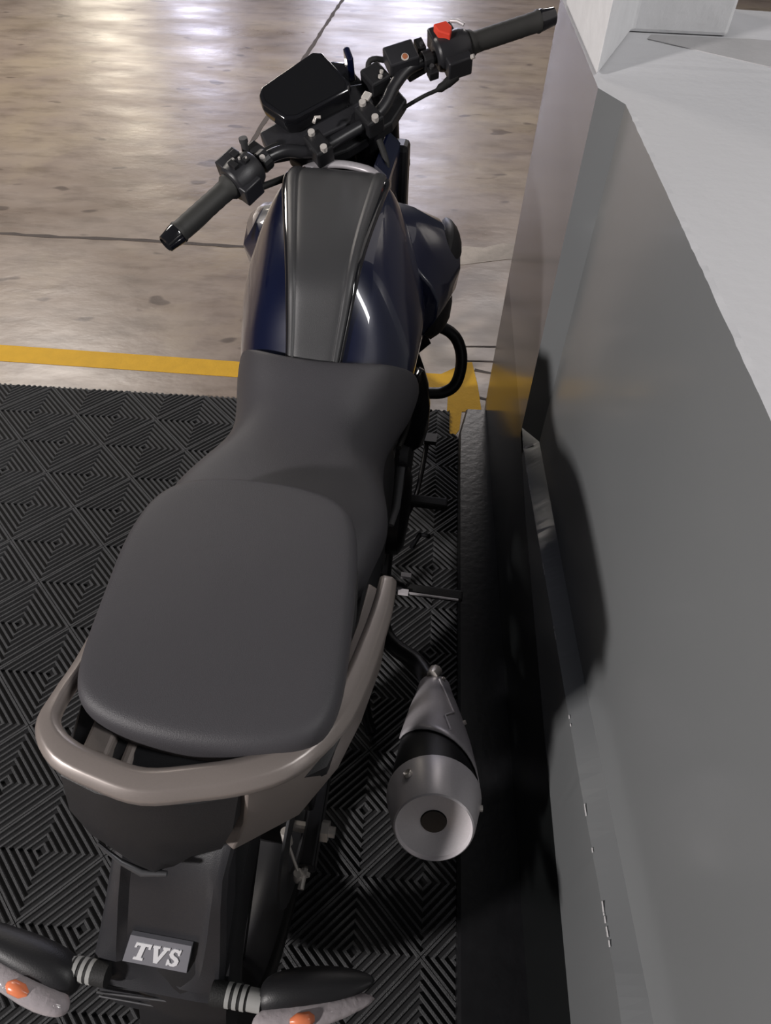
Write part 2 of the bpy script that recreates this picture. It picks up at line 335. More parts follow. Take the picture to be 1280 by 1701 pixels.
# ---- fuel tank
def duT(v): return -.026*max(0, min(1, (v-.55)/.25))
tank = [(.885, [(0, .90), (.05, .90), (.078, .895), (.090, .86), (.10, .82), (.11, .78), (.11, .75), (.10, .70)]),
        (.855, [(0, .952), (.060, .952), (.086, .946), (.104, .912), (.122, .862), (.140, .80), (.146, .76), (.13, .70)]),
        (.80, [(0, .965), (.060, .965), (.092, .958), (.114, .930), (.138, .880), (.162, .815), (.168, .76), (.150, .69)]),
        (.72, [(0, .960), (.056, .960), (.084, .952), (.112, .926), (.140, .875), (.170, .805), (.178, .75), (.155, .69)]),
        (.62, [(0, .945), (.046, .945), (.066, .938), (.098, .912), (.128, .862), (.156, .80), (.166, .75), (.145, .69)]),
        (.575, [(0, .925), (.043, .925), (.060, .918), (.092, .894), (.122, .850), (.150, .79), (.160, .74), (.140, .69)]),
        (.535, [(0, .895), (.040, .895), (.055, .889), (.088, .868), (.118, .830), (.144, .775), (.152, .73), (.135, .68)]),
        (.49, [(0, .838), (.034, .838), (.046, .833), (.076, .820), (.104, .796), (.130, .755), (.138, .72), (.12, .67)]),
        (.44, [(0, .79), (.032, .79), (.044, .79), (.07, .78), (.09, .765), (.105, .74), (.11, .71), (.10, .67)])]
tk = MB().loft(mirror_sections(tank, duT), True, True).build('fuel_tank', M['blue'], bike, smooth=60, sub=2)
# centre cover: matte panel standing slightly proud of the tank, with bevelled side strips
def cover(hw, lift, name, m, parent, inset=0):
    prof = [(.846, .948, .084), (.836, .962, .087), (.80, .970, .088), (.74, .966, .080), (.68, .960, .071), (.62, .950, .062), (.575, .936, .056), (.548, .920, .0525), (.532, .903, .0500), (.518, .884, .0480), (.49, .852, .0440), (.462, .824, .041), (.445, .80, .040)]
    rings = []
    for v, w_, h in prof:
        h = h*hw-inset; d = duT(v)
        half = [(0, 0), (.5, 0), (.70, -.001), (.745, -.0035), (.80, .0020), (.97, -.001), (1.0, -.009)]
        if name == 'cover_edge': half = [(0, 0), (.5, 0), (.8, -.001), (.95, -.003), (1.0, -.007), (1.03, -.014)]
        full = [(-a, b) for a, b in reversed(half[1:])]+half
        rings.append([L3((a*h+d, v, w_+b+lift)) for a, b in full])
    return MB().loft(rings, False).build(name, m, parent, smooth=50, sub=2, solid=.004)
ce = cover(1.07, -.001, 'cover_edge', M['gloss'], bike)
cover(1.0, .0035, 'tank_cover', M['cover'], bike)
# filler lip / shiny strip before the cover
MB().tube(smooth_path([L3((-.090, .842, .955)), L3((-.070, .857, .958)), L3((-.025, .864, .960)), L3((.02, .857, .958)), L3((.040, .842, .955))], 4), .009, 12, flat=.7).build('tank_lip', M['shield'], bike, smooth=60)
# shrouds (wings) at both sides
for sd in (-1, 1):
    k = 1.0
    def P(u, v, w_): return L3((sd*u, v, w_))
    ex = .030 if sd < 0 else 0
    secs = [
        (.955, [(.06, .80), (.085, .81), (.13, .81), (.160, .79), (.158, .76), (.12, .73)]),
        (.930, [(.06, .855), (.090, .862), (.150+ex, .845), (.182+ex, .815), (.180, .76), (.13, .70)]),
        (.885, [(.06, .895), (.102, .885), (.160+ex, .858), (.200+ex, .815), (.196+ex, .76), (.14, .68)]),
        (.835, [(.07, .90), (.112, .885), (.168+ex*.8, .850), (.206+ex*.6, .80), (.200, .75), (.14, .67)]),
        (.79, [(.08, .89), (.122, .87), (.168, .83), (.190, .79), (.188, .745), (.14, .67)]),
        (.74, [(.09, .86), (.128, .845), (.160, .81), (.174, .78), (.172, .74), (.14, .68)])]
    rings = [[P(u, v, w_) for u, w_ in pts] for v, pts in secs]
    sh = MB().loft(rings).build('tank_shroud', M['blue'], bike, smooth=28, bevel=.004)
    # black scoop; the left one grey, the light on it put into its colour
    secs = [(.960, [(.14, .845), (.170+ex, .842), (.184+ex, .815), (.17, .79)]), (.90, [(.15, .862), (.186+ex, .856), (.214+ex, .815), (.19+ex, .785)]), (.845, [(.15, .850), (.190+ex, .842), (.210+ex*.5, .80), (.19, .77)]), (.81, [(.15, .82), (.18, .82), (.196, .79), (.18, .765)])]
    MB().loft([[P(u, v, w_) for u, w_ in pts] for v, pts in secs]).build('air_scoop', M['black'] if sd > 0 else M['rail'], bike, smooth=40, sub=1)
    # radiator side cover
    secs = [(.90, [(.15, .77), (.178, .76), (.188, .70), (.175, .63), (.14, .62)]), (.86, [(.14, .78), (.188, .77), (.203, .71), (.195, .645), (.15, .62)]), (.82, [(.13, .78), (.184, .77), (.198, .72), (.190, .655), (.15, .63)]), (.765, [(.12, .77), (.165, .76), (.176, .72), (.168, .67), (.14, .65)])]
    MB().loft([[P(u, v, w_) for u, w_ in pts] for v, pts in secs]).build('side_cover', M['black'], bike, smooth=40, sub=1)

# ---- rider seat
def vs(v0, k):
    return lambda u: v0+k*(abs(u)/.15)**4
seat = [(vs(.470, .066), [(0, .800), (.055, .800), (.10, .795), (.138, .765), (.150, .73), (.150, .67)]),
        (vs(.462, .066), [(0, .836), (.055, .838), (.104, .836), (.138, .806), (.158, .765), (.160, .66)]),
        (vs(.452, .064), [(0, .836), (.055, .838), (.104, .834), (.138, .802), (.158, .760), (.160, .66)]),
        (vs(.430, .055), [(0, .826), (.055, .826), (.098, .816), (.132, .784), (.156, .745), (.158, .65)]),
        (vs(.395, .035), [(0, .808), (.048, .804), (.080, .791), (.106, .762), (.126, .72), (.132, .65)]),
        (vs(.345, .025), [(0, .790), (.060, .788), (.088, .778), (.114, .752), (.132, .71), (.135, .645)]),
        (.300, [(0, .786), (.080, .784), (.114, .777), (.136, .757), (.146, .715), (.142, .655)]),
        (.245, [(0, .788), (.096, .786), (.138, .780), (.156, .762), (.160, .72), (.150, .665)]),
        (.200, [(0, .793), (.102, .791), (.144, .784), (.160, .767), (.163, .73), (.150, .675)]),
        (.160, [(0, .79), (.095, .79), (.130, .782), (.147, .765), (.150, .73), (.140, .68)]),
        (.05, [(0, .77), (.09, .77), (.12, .765), (.135, .75), (.138, .73), (.13, .70)])]
MB().loft(mirror_sections(seat, lambda v: .010*max(0, min(1, (v-.40)/.10)))).build('rider_seat', M['vinyl'], bike, smooth=180, sub=2)
# ---- passenger seat (outline x layers)
def pillow(outline, cen, layers, top):
    rings = []
    for sc, dz, sv in layers:
        rings.append([Vector((cen[0]+(u-cen[0])*sc, cen[1]+(v-cen[1])*sv, top(cen[1]+(v-cen[1])*sv)+dz)) for u, v in outline])
    return [[L3(p) for p in r] for r in rings]
out = [(0, .196), (.05, .193), (.093, .182), (.122, .158), (.137, .118), (.146, .06), (.152, .0), (.157, -.06), (.158, -.105), (.150, -.140), (.125, -.158), (.075, -.170), (.018, -.174), (-.038, -.170), (-.085, -.158), (-.110, -.140), (-.122, -.105), (-.127, -.06), (-.133, 0), (-.140, .06), (-.138, .118), (-.125, .158), (-.097, .182), (-.05, .193)]
topf = lambda v: .858-.30*max(0, v+.02)**2
lay = [(.80, -.085, .82), (.93, -.080, .93), (.985, -.058, .985), (1.0, -.018, 1.0), (.988, -.006, .985), (.955, .001, .945), (.90, .003, .89), (.80, .004, .80), (.6, .005, .6), (.4, .0055, .4), (.2, .006, .2), (.04, .006, .04)]
MB().loft(pillow(out, (.012, .01), lay, topf)).build('passenger_seat', M['vinyl'], bike, smooth=180, sub=2)
# seat pan beneath (dark rim seen behind the seat)
MB().loft(pillow(out, (.012, .01), [(.9, -.14, .9), (.97, -.12, .97), (.99, -.085, 1.0), (.9, -.08, .9)], topf)).build('seat_base', M['black'], bike, smooth=50)

# ---- grab rail
path = [(.176, .115, .768), (.176, .06, .781), (.171, .0, .795), (.163, -.06, .810), (.150, -.112, .824), (.118, -.160, .834), (.080, -.183, .838), (.035, -.198, .839), (-.012, -.209, .839), (-.055, -.204, .840), (-.100, -.192, .842), (-.127, -.168, .843), (-.131, -.135, .838), (-.130, -.09, .828), (-.134, -.02, .815), (-.140, .05, .80)]
wid = [.011, .013, .014, .0145, .015, .016, .0165, .016, .016, .0155, .015, .012, .009, .009, .009, .007]
def rail_mesh(path, wid, hh=.014):
    P = [Vector(p) for p in path]; SP = smooth_path(P, 4); rings = []
    WW = []
    for i in range(len(wid)-1):
        for k in range(4): WW.append(wid[i]+(wid[i+1]-wid[i])*k/4)
    WW.append(wid[-1])
    for i, p in enumerate(SP):
        t = (SP[min(i+1, len(SP)-1)]-SP[max(i-1, 0)]); t.z = 0; t.normalize(); n = Vector((t.y, -t.x, 0))
        if n.dot(p-Vector((.01, .0, p.z))) < 0: n = -n
        w_ = WW[i]; sec = [(-w_, .003), (-w_*.55, .008), (w_*.5, .006), (w_, -.002), (w_*1.0, -.012), (w_*.6, -.020), (-w_*.5, -.018), (-w_, -.008)]
        rings.append([L3(p+n*a+Vector((0, 0, b))) for a, b in sec])
    return MB().loft(rings)
rail_mesh(path, wid).build('grab_rail', M['rail'], bike, smooth=60, bevel=.002)
# two webs joining rail and seat base on the left, and the tray under it
for c_, d_ in (((-.075, -.158, .815), (.028, .055, .03)), ((-.045, -.165, .805), (.012, .06, .03)), ((.11, -.14, .80), (.02, .05, .03))):
    MB().box(L3(c_), d_).build('rail_bracket', M['rail'], bike, bevel=.004)
MB().box(L3((0, -.085, .775)), (.16, .15, .03)).build('tail_tray', M['black'], bike, bevel=.008)

# ---- grey side panels below the rail, both sides
for sd in (1, -1):
    o_ = .012 if sd > 0 else 0
    top = [(.172, .10, .758), (.170, .03, .770), (.162, -.05, .785), (.148, -.115, .798), (.120, -.160, .806), (.080, -.188, .810)]
    bot = [(.184, .085, .735), (.183, .01, .722), (.170, -.055, .705), (.152, -.112, .695), (.118, -.168, .686), (.056, -.216, .688)]
    if sd < 0:
        top = [(u-.022, v, w_) for u, v, w_ in top]; bot = [(u+(-.01 if i < 4 else .02), v, w_+.01) for i, (u, v, w_) in enumerate(bot)]; bot[-1] = (.100, -.222, .700); bot[-2] = (.122, -.19, .715); top[-1] = (.100, -.195, .80)
    rings = []
    for a, b in zip(top, bot):
        a = Vector((sd*a[0], a[1], a[2])); b = Vector((sd*b[0], b[1], b[2])); m_ = (a+b)/2+Vector((sd*.006, -.002, 0)); inn = Vector((-sd*.022, .012, 0))
        rings.append([L3(q) for q in (a, m_, b, b+inn, a+inn)])
    MB().loft(rings).build('tail_side_panel', M['rail'], bike, smooth=30, bevel=.002)

# ---- tail light block under the rail
rings = []
for w_, hw, v in ((.818, .094, -.172), (.80, .098, -.212), (.76, .092, -.232), (.72, .076, -.242), (.695, .040, -.247), (.683, .020, -.246)):
    c = -.020; pts = []
    for a, b in ((-1, .04), (-.93, .010), (-.5, -.001), (0, -.004), (.5, .004), (.93, .018), (1, .045)):
        pts.append(L3((c+hw*a, v+b, w_)))
    pts += [L3((c+hw*.8, v+.10, w_)), L3((c-hw*.8, v+.09, w_))]
    rings.append(pts)
MB().loft(rings).build('tail_light', M['redlens'] if False else M['black'], bike, smooth=35)
MB().tube([L3((-.082, -.238, .715)), L3((-.058, -.2475, .694)), L3((-.035, -.252, .684)), L3((-.008, -.249, .684))], [.002, .003, .0045, .003], 8).build('tail_light_highlight', M['alloy'], bike, smooth=60)  # pale sliver standing in for the highlight on the lower lip

# ---- rear fender / plate hanger with raised cheeks and a sunken middle
def fender():
    cx = -.012
    st = [(.690, -.205, .070, .045), (.66, -.238, .067, .044), (.62, -.262, .070, .044), (.58, -.282, .074, .044), (.545, -.302, .078, .043), (.525, -.316, .080, .041), (.512, -.326, .081, .02)]
    rings = []
    for i, (w_, v, hw, rc) in enumerate(st):
        d = .007 if i < 6 else .001; c = cx-.018*(.69-w_)/.17
        pr = [(-hw, .05), (-hw, .006), (-hw*.93, -.003), (-rc-.010, -.007), (-rc, d-.003), (0, d-.003), (rc, d-.003), (rc+.010, -.007), (hw*.93, -.003), (hw, .006), (hw, .05)]
        rings.append([L3((c+a, v+b, w_+b*.35)) for a, b in pr])
    rings_b = [(.506, -.330, .080), (.500, -.338, .080), (.485, -.336, .079), (.478, -.345, .078), (.470, -.346, .078), (.40, -.350, .074), (.30, -.345, .070)]
    for w_, v, hw in rings_b:
        c = cx-.019; rc = .04
        pr = [(-hw, .05), (-hw, .006), (-hw*.93, -.002), (-rc-.012, -.003), (-rc, -.003), (0, -.003), (rc, -.003), (rc+.012, -.003), (hw*.93, -.002), (hw, .006), (hw, .05)]
        rings.append([L3((c+a, v+b, w_)) for a, b in pr])
    return MB().loft(rings).build('rear_fender', M['fender'], bike, smooth=35)
fen = fender()
MB().tube([L3((-.104, -.349, .4865)), L3((-.02, -.3445, .4855)), L3((.020, -.343, .4850))], .0016, 8).build('fender_rib', M['alloy'], fen)
MB().tube([L3((-.104, -.3515, .4720)), L3((-.02, -.3505, .4715)), L3((-.002, -.3500, .4710))], .0014, 8).build('fender_rib', M['alloy'], fen)
# badge
def badge():
    tl, tr, br, bl = [L3(p) for p in ((-.062, -.2905, .564), (.012, -.2905, .564), (.006, -.3132, .527), (-.073, -.3132, .527))]
    tl, tr, br, bl = [p+Vector((0, -.0045, .001)) for p in (tl, tr, br, bl)]
    nrm = (tr-tl).cross(tl-bl).normalized()
    if nrm.y > 0: nrm = -nrm
    v = [tl, tr, br, bl]; v2 = [p-nrm*.006 for p in v]
    b = MB().add(v+v2, [(0, 1, 2, 3), (4, 5, 6, 7), (0, 1, 5, 4), (1, 2, 6, 5), (2, 3, 7, 6), (3, 0, 4, 7)]).build('badge', M['badge'], bike)
    # letters from polygons in a 0..1 box each (bold italic with serifs)
    def T(x, y, sh=.16): return (x+sh*y, y)
    glyph = {
        'T': [[(0, 1), (.95, 1), (.95, .70), (.82, .70), (.80, .84), (.62, .84), (.62, .16), (.76, .14), (.76, 0), (.20, 0), (.20, .14), (.34, .16), (.34, .84), (.15, .84), (.12, .70), (0, .70)]],
        'V': [[(0, 1), (.42, 1), (.42, .87), (.33, .85), (.50, .38), (.68, .85), (.59, .87), (.59, 1), (1, 1), (1, .87), (.90, .85), (.58, 0), (.36, 0), (.06, .85), (0, .87)]],
    }
    s_pts = [(.86, .93), (.83, .66), (.72, .66), (.60, .82), (.42, .84), (.34, .73), (.42, .63), (.72, .52), (.90, .36), (.86, .12), (.66, .0), (.40, .0), (.22, .08), (.18, .0), (.06, .0), (.04, .36), (.17, .36), (.30, .18), (.48, .14), (.60, .22), (.56, .34), (.22, .48), (.06, .64), (.12, .88), (.32, 1.0), (.58, 1.0), (.70, .94), (.76, 1.0), (.86, 1.0)]
    glyph['S'] = [s_pts]
    ex_ = (tr-tl); U0 = bl+(tl-bl)*.5
    xdir = (br-bl); ydir = (tl-bl)
    mb = MB()
    for ch, x0, w_ in (('T', .09, .27), ('V', .37, .27), ('S', .65, .21)):
        for poly in glyph[ch]:
            pts = [T(x, y) for x, y in poly]
            q = []
            for x, y in pts:
                uu = x0+x*w_; vv = .17+.64*y
                base = bl*(1-uu)*(1-vv)+br*uu*(1-vv)+tl*(1-uu)*vv+tr*uu*vv
                q.append(base)
            n = len(q); v = [p+nrm*.0012 for p in q]+[p+nrm*.0001 for p in q]
            mb.add(v, [tuple(range(n))]+[(i, (i+1) % n, n+(i+1) % n, n+i) for i in range(n)])
    mb.build('badge_letters', M['letter'], b)
badge()

# ---- rear turn signals
for sd in (-1, 1):
    if sd < 0: a, b0, e = Vector((-.100, -.333, .520)), Vector((-.118, -.350, .512)), Vector((-.290, -.316, .536))
    else: a, b0, e = Vector((.054, -.330, .518)), Vector((.094, -.331, .513)), Vector((.228, -.296, .516))
    sx_ = Vector((sd, 0, 0)); ax = (e-b0).normalized(); ln = (e-b0).length
    holder = MB().tube([L3(a-sx_*.014), L3(a+sx_*.035)], [.014, .012], 14).build('turn_signal_stem', M['rubber'], bike, smooth=50)
    mb = MB()
    for k, (t0, t1, r) in enumerate(((.030, .046, .0125), (.022, .027, .0135), (.013, .018, .0135), (.004, .009, .0135))):
        MB().tube([L3(a+sx_*t0), L3(a+sx_*t1)], r, 14).build('stem_ring', M['greyrubber'], holder, smooth=50)
    n = 16; up = Vector((0, .55, .83)); bk_ = Vector((0, -.83, .55))
    def pod(prof, off):
        return MB().loft([[L3(b0+ax*t+bk_*off(t)[0]+up*off(t)[1]+bk_*math.cos(2*math.pi*j/n)*ry+up*math.sin(2*math.pi*j/n)*rz) for j in range(n)] for t, ry, rz in prof])
    body = pod([(0, .014, .014), (.012, .022, .022), (.04, .026, .025), (.075, .025, .022), (ln*.82, .017, .014), (ln, .004, .004)], lambda t: (-.004, .006)).build('turn_signal_body', M['black'], bike, smooth=60, sub=1)
    pod([(.0, .004, .004), (.006, .014, .012), (.035, .022, .016), (.070, .022, .016), (ln*.82, .016, .010), (ln*1.02, .003, .003)], lambda t: (.022-.012*t/ln, -.006)).build('signal_lens', M['lens'], body, smooth=70, sub=1)
    c = L3(b0+ax*.060+bk_*.0325+up*.003)
    MB().tube([c-ax*.014, c-ax*.006, c+ax*.008, c+ax*.014], [.003, .0075, .0075, .003], 12).build('signal_bulb', M['orange'], body, smooth=60)

# ---- exhaust
EA = Vector((.281, -.078, .424)); ED = Vector((-.050, .835, -.548)).normalized()     # rear end, direction towards the front
def ex(t, du=0): return L3(EA+ED*t)
mb = MB().lathe(ex(0), ex(1), [(.028, .058), (.045, .062), (.078, .070), (.13, .067), (.20, .060), (.29, .047), (.36, .034), (.40, .022)], 40)
muf = mb.build('muffler', M['black'], bike, smooth=50)
cap = MB().lathe(ex(0), ex(1), [(.002, .0600), (0.0, .0575), (.006, .0550), (.016, .020), (.030, .0185)], 48, caps=False)
cap.lathe(ex(0), ex(1), [(.002, .0600), (.010, .0630), (.066, .0745), (.074, .0745), (.078, .066)], 48, caps=False)
cap.build('muffler_end_cap', M['silver'], muf, smooth=35)
MB().lathe(ex(0), ex(1), [(.014, .0190), (.060, .0185)], 24).lathe(ex(0), ex(1), [(.058, .019), (.060, .001)], 24).build('outlet_pipe', M['gloss'], muf, smooth=50)
# heat shield shell
aa = Vector((0, 0, 1)); aa = (aa-ED*aa.dot(ED)).normalized(); bb = ED.cross(aa); 
if bb.x < 0: bb = -bb
def rad(t):
    pts = [(.08, .070), (.13, .067), (.20, .060), (.29, .047), (.36, .034), (.42, .026)]
    for (a0, r0), (a1, r1) in zip(pts, pts[1:]):
        if t <= a1: return r0+(r1-r0)*(t-a0)/(a1-a0)
    return .026
rings = []; nA = 18
for k in range(13):
    ring = []
    for j in range(nA+1):
        th = math.radians(-70+170*j/nA)       # 0 = up, + = outboard side
        t_start = .185-.105*(j/nA)**1.1; t = t_start+(.40-t_start)*k/12
        r = rad(t)+.0045
        ring.append(L3(EA+ED*t+(aa*math.cos(th)+bb*math.sin(th))*r))
    rings.append(ring)
hs = MB().loft(rings, False).build('heat_shield', M['shield'], muf, smooth=50, solid=.002)
# raised crease and bolts on the shield
def onsh(t, deg, lift=.006):
    th = math.radians(deg); return L3(EA+ED*t+(aa*math.cos(th)+bb*math.sin(th))*(rad(t)+lift))
MB().tube([onsh(.375, 12), onsh(.30, 22), onsh(.235, 30), onsh(.205, 12), onsh(.16, 18)], .0022, 8).build('shield_crease', M['silver'], hs, smooth=60)
for t, dg in ((.385, 25), (.245, 62)): 
    MB().tube([onsh(t, dg, .003), onsh(t, dg, .009)], .004, 10).build('shield_bolt', M['chrome'], hs)
MB().tube([onsh(.395, -12, .004), onsh(.41, 0, .008), onsh(.425, 0, .004)], [.012, .014, .010], 10).build('exhaust_clamp', M['chrome'], muf, smooth=50)
for t, dg, r_ in ((.045, -38, .007), (.052, 88, .005)):
    th = math.radians(dg); d_ = (aa*math.cos(th)+bb*math.sin(th))
    p0 = EA+ED*t+d_*.0695
    MB().lathe(L3(p0), L3(p0+d_), [(0, r_), (.005, r_), (.006, r_*.85), (.0035, r_*.5), (.003, .0005)], 16).build('cap_bolt', M['chrome'], muf, smooth=40)
MB().tube(smooth_path([ex(.40), L3((.22, .33, .165)), L3((.13, .42, .15)), L3((.10, .70, .17)), L3((.07, .95, .24)), L3((.05, .98, .36)), L3((.05, .90, .44))], 6), .019, 12).build('exhaust_pipe', M['iron'], bike, smooth=60)

# ---- wheels
def wheel(name, cen, width, rot=None, discside=1, fr=.30):
    o = bpy.data.objects.new(name, None); C.objects.link(o); o.parent = bike; o.location = cen
    if rot: o.rotation_euler = rot
    n = 56; rings = []
    prof = [(fr-.055, -width*.36), (fr-.045, -width*.5), (fr-.018, -width*.5), (fr-.006, -width*.30), (fr, 0), (fr-.006, width*.30), (fr-.018, width*.5), (fr-.045, width*.5), (fr-.055, width*.36)]
    for k in range(n+1):
        a = 2*math.pi*k/n; rings.append([Vector((x, r*math.cos(a), r*math.sin(a))) for r, x in prof])
    MB().loft(rings, True, False).build('tyre', M['rubber'], o, smooth=40)
    rings = []
    prof = [(fr-.052, -width*.38), (fr-.058, -width*.40), (fr-.075, -width*.1), (fr-.075, width*.1), (fr-.058, width*.40), (fr-.052, width*.38)]
    for k in range(n+1):
        a = 2*math.pi*k/n; rings.append([Vector((x, r*math.cos(a), r*math.sin(a))) for r, x in prof])
    rim = MB().loft(rings, True, False)
    rim.lathe((-width*.45, 0, 0), (1, 0, 0), [(0, .03), (width*.9, .03)], 20)
    for k in range(5):
        for da in (-.12, .12):
            a = 2*math.pi*k/5+da; a2 = 2*math.pi*k/5+da*.6
            rim.tube([(0, .025*math.cos(a), .025*math.sin(a)), (0, (fr-.072)*math.cos(a2), (fr-.072)*math.sin(a2))], .008, 8)
    rim.build('rim', M['black'], o, smooth=40)
    rings = []
    for k in range(41):
        a = 2*math.pi*k/40; x = discside*(width*.5+.012)
        rings.append([Vector((x+dx, r*math.cos(a), r*math.sin(a))) for r, dx in ((.07, -.002), (.12, -.002), (.12, .002), (.07, .002))])
    MB().loft(rings, True, False).build('brake_disc', M['alloy'], o, smooth=30)
    return o
RA = Vector((0, -.075, .30-.0))
wheel('rear_wheel', RA, .11, None, 1)

# ---- swingarm, axle, chain guard, shock, hugger
mb = MB()
for sd in (-1, 1):
    mb.loft([[Vector((sd*x, v, z)) for x, z in ((.078+dx, zc-h), (.104+dx, zc-h), (.104+dx, zc+h), (.078+dx, zc+h))] for v, zc, h, dx in ((-.135, .30, .020, .004), (-.02, .302, .022, 0), (.25, .33, .026, -.01), (.45, .36, .028, -.02))])
mb.box((0, .38, .35), (.17, .07, .06))
sw = mb.build('swingarm', M['iron'], bike, bevel=.004)
MB().tube([(-.13, -.075, .30), (.128, -.075, .30)], .009, 12).tube([(.105, -.075, .30), (.118, -.075, .30)], .017, 6).build('axle_nut', M['chrome'], sw, smooth=30)
MB().tube([(.092, -.120, .30), (.092, -.165, .30)], .005, 8).tube([(.092, -.140, .30), (.092, -.146, .30)], .010, 6).build('chain_adjuster', M['chrome'], sw, smooth=30)
MB().tube([L3((.060, -.105, .385)), L3((.064, -.115, .36))], .008, 10).tube([L3((.064, -.115, .36)), L3((.085, -.145, .315))], .0025, 8).tube([L3((.085, -.145, .322)), L3((.085, -.150, .305))], .008, 10).build('brake_caliper_link', M['chrome'], bike, smooth=50)
MB().box((.078, -.03, .375), (.03, .07, .05)).build('brake_caliper', M['iron'], bike, bevel=.006)
rings = []
for k in range(13):
    a = math.radians(22+110*k/12); r = .318
    rings.append([Vector((x, RA.y-r2*math.cos(a), RA.z+r2*math.sin(a))) for x, r2 in ((-.062, r-.03), (-.055, r), (0, r+.008), (.055, r), (.062, r-.03))])
MB().loft(rings, False).build('rear_mudguard', M['black'], bike, smooth=50, solid=.003)
rings = [[Vector((-.085, v, z+a)), Vector((-.085, v, z-a)), Vector((-.070, v, z-a)), Vector((-.070, v, z+a))] for v, z, a in ((-.12, .34, .02), (.1, .37, .03), (.4, .39, .03))]
MB().loft(rings).build('chain_cover', M['black'], bike, bevel=.003)
mb = MB()
for k in range(9): mb.lathe((0, .28, .40+.026*k), (0, .285, .42+.026*k), [(0, .03), (.008, .034), (.016, .03)], 18)
mb.tube([(0, .27, .38), (0, .31, .66)], .018, 12)
mb.build('shock_absorber', M['iron'], bike, smooth=50)

# ---- frame, subframe, side covers under the seat
mb = MB()
for sd in (-1, 1):
    mb.tube(smooth_path([(sd*.03, .99, .88), (sd*.09, .85, .74), (sd*.105, .55, .62), (sd*.105, .42, .46), (sd*.10, .40, .30)], 6), .018, 10)
    mb.tube([(sd*.10, .50, .62), (sd*.115, .2, .68), (sd*.09, -.04, .70)], .013, 10)
    mb.tube([(sd*.10, .42, .42), (sd*.11, .15, .64)], .011, 10)
    mb.tube(smooth_path([(sd*.02, 1.0, .80), (sd*.06, .98, .55), (sd*.09, .93, .32), (sd*.09, .78, .25)], 5), .015, 10)
mb.build('frame', M['iron'], bike, smooth=60)
for sd in (-1, 1):
    rings = [[Vector((sd*x, v, z)) for x, z in ((.08, z0), (.08+t, z0+.01), (.095+t, (z0+z1)/2), (.085+t, z1), (.07, z1))] for v, z0, z1, t in ((.50, .56, .70, .045), (.40, .52, .69, .055), (.28, .56, .69, .06), (.15, .62, .70, .065), (.03, .66, .71, .07), (-.08, .68, .72, .06))]
    MB().loft(rings).build('seat_side_cover', M['black'], bike, smooth=40, sub=1)
# small silver edge of the rider's side cover
MB().tube([(.148, .47, .60), (.150, .40, .57), (.146, .35, .58)], .008, 8, flat=.4).build('side_trim', M['alloy'], bike, smooth=50)

# ---- engine
mb = MB().box((0, .62, .34), (.24, .34, .20)).box((0, .70, .24), (.20, .26, .06))
eng = mb.build('engine', M['iron'], bike, bevel=.02)
mb = MB()
for k in range(9): mb.box((0, .735+.012*k, .455+.022*k), (.17, .16, .006), Matrix.Rotation(math.radians(-28), 3, 'X'))
mb.box((0, .79, .55), (.12, .11, .22), Matrix.Rotation(math.radians(-28), 3, 'X'))
mb.build('cylinder_head', M['alloy'], eng)
for sd in (-1, 1):
    MB().lathe((sd*.115, .60, .33), (sd*.2, .60, .33), [(0, .10), (.030, .098), (.040, .080), (.044, .03)], 32).build('crankcase_cover', M['iron'], eng, smooth=30)
    MB().lathe((sd*.115, .75, .35), (sd*.2, .75, .35), [(0, .065), (.024, .063), (.030, .05)], 28).build('clutch_cover', M['alloy'], eng, smooth=30)
MB().box((0, .985, .60), (.26, .03, .20)).build('radiator', M['iron'], bike, bevel=.006)
MB().loft([[Vector((x, v, z)) for x, z in ((-.10, .22), (-.12, .27), (.12, .27), (.10, .22))] for v in (.55, .95)]).build('belly_pan', M['black'], bike, bevel=.01)
# curved black brake-side leg shield visible under the tank
rings = [[Vector((x0, v, z)) for x0, v, z in pts] for pts in (
    [(.10, .72, .60), (.15, .74, .62), (.165, .80, .60), (.12, .84, .58)],
    [(.10, .70, .48), (.17, .74, .50), (.190, .82, .46), (.13, .86, .44)],
    [(.10, .68, .36), (.17, .72, .37), (.185, .80, .34), (.13, .84, .32)])]
MB().loft(rings).build('engine_side_shield', M['gloss'], bike, smooth=50, sub=1)

# ---- crash guards
for sd in (1, -1):
    pts = [(.13, .965, .57), (.175, .962, .572), (.208, .955, .555), (.226, .938, .525), (.229, .918, .49), (.220, .898, .462), (.196, .886, .448), (.165, .880, .446), (.09, .87, .446)]
    MB().tube(smooth_path([L3((sd*a, b, c)) for a, b, c in pts], 5), .0135, 12).build('crash_guard', M['iron'] if sd > 0 else M['iron'], bike, smooth=70)
# ---- foot pegs, pedals
for sd in (1, -1):
    fp = MB().box((sd*.235, .385, .345), (.115, .024, .012)).build('foot_peg', M['rubber'], bike, bevel=.004)
    MB().box((sd*.176, .412, .352), (.020, .010, .008)).box((sd*.176, .372, .352), (.020, .010, .008)).box((sd*.232, .371, .353), (.105, .003, .004)).build('peg_edge', M['silver'], fp)
    MB().tube([(sd*.11, .36, .42), (sd*.17, .385, .35)], .010, 10).build('peg_bracket', M['iron'], bike, smooth=50)
    fp = MB().box((sd*.195, .66, .30), (.09, .028, .018)).build('foot_peg', M['rubber'], bike, bevel=.005)
MB().tube(smooth_path([(.15, .60, .30), (.165, .72, .27), (.170, .86, .29)], 5), .006, 8).box((.178, .87, .30), (.03, .03, .012)).build('brake_pedal', M['iron'], bike, smooth=50)
MB().tube([(.176, .505, .325), (.19, .54, .33), (.21, .53, .34)], .0055, 8).build('brake_rod', M['iron'], bike, smooth=50)
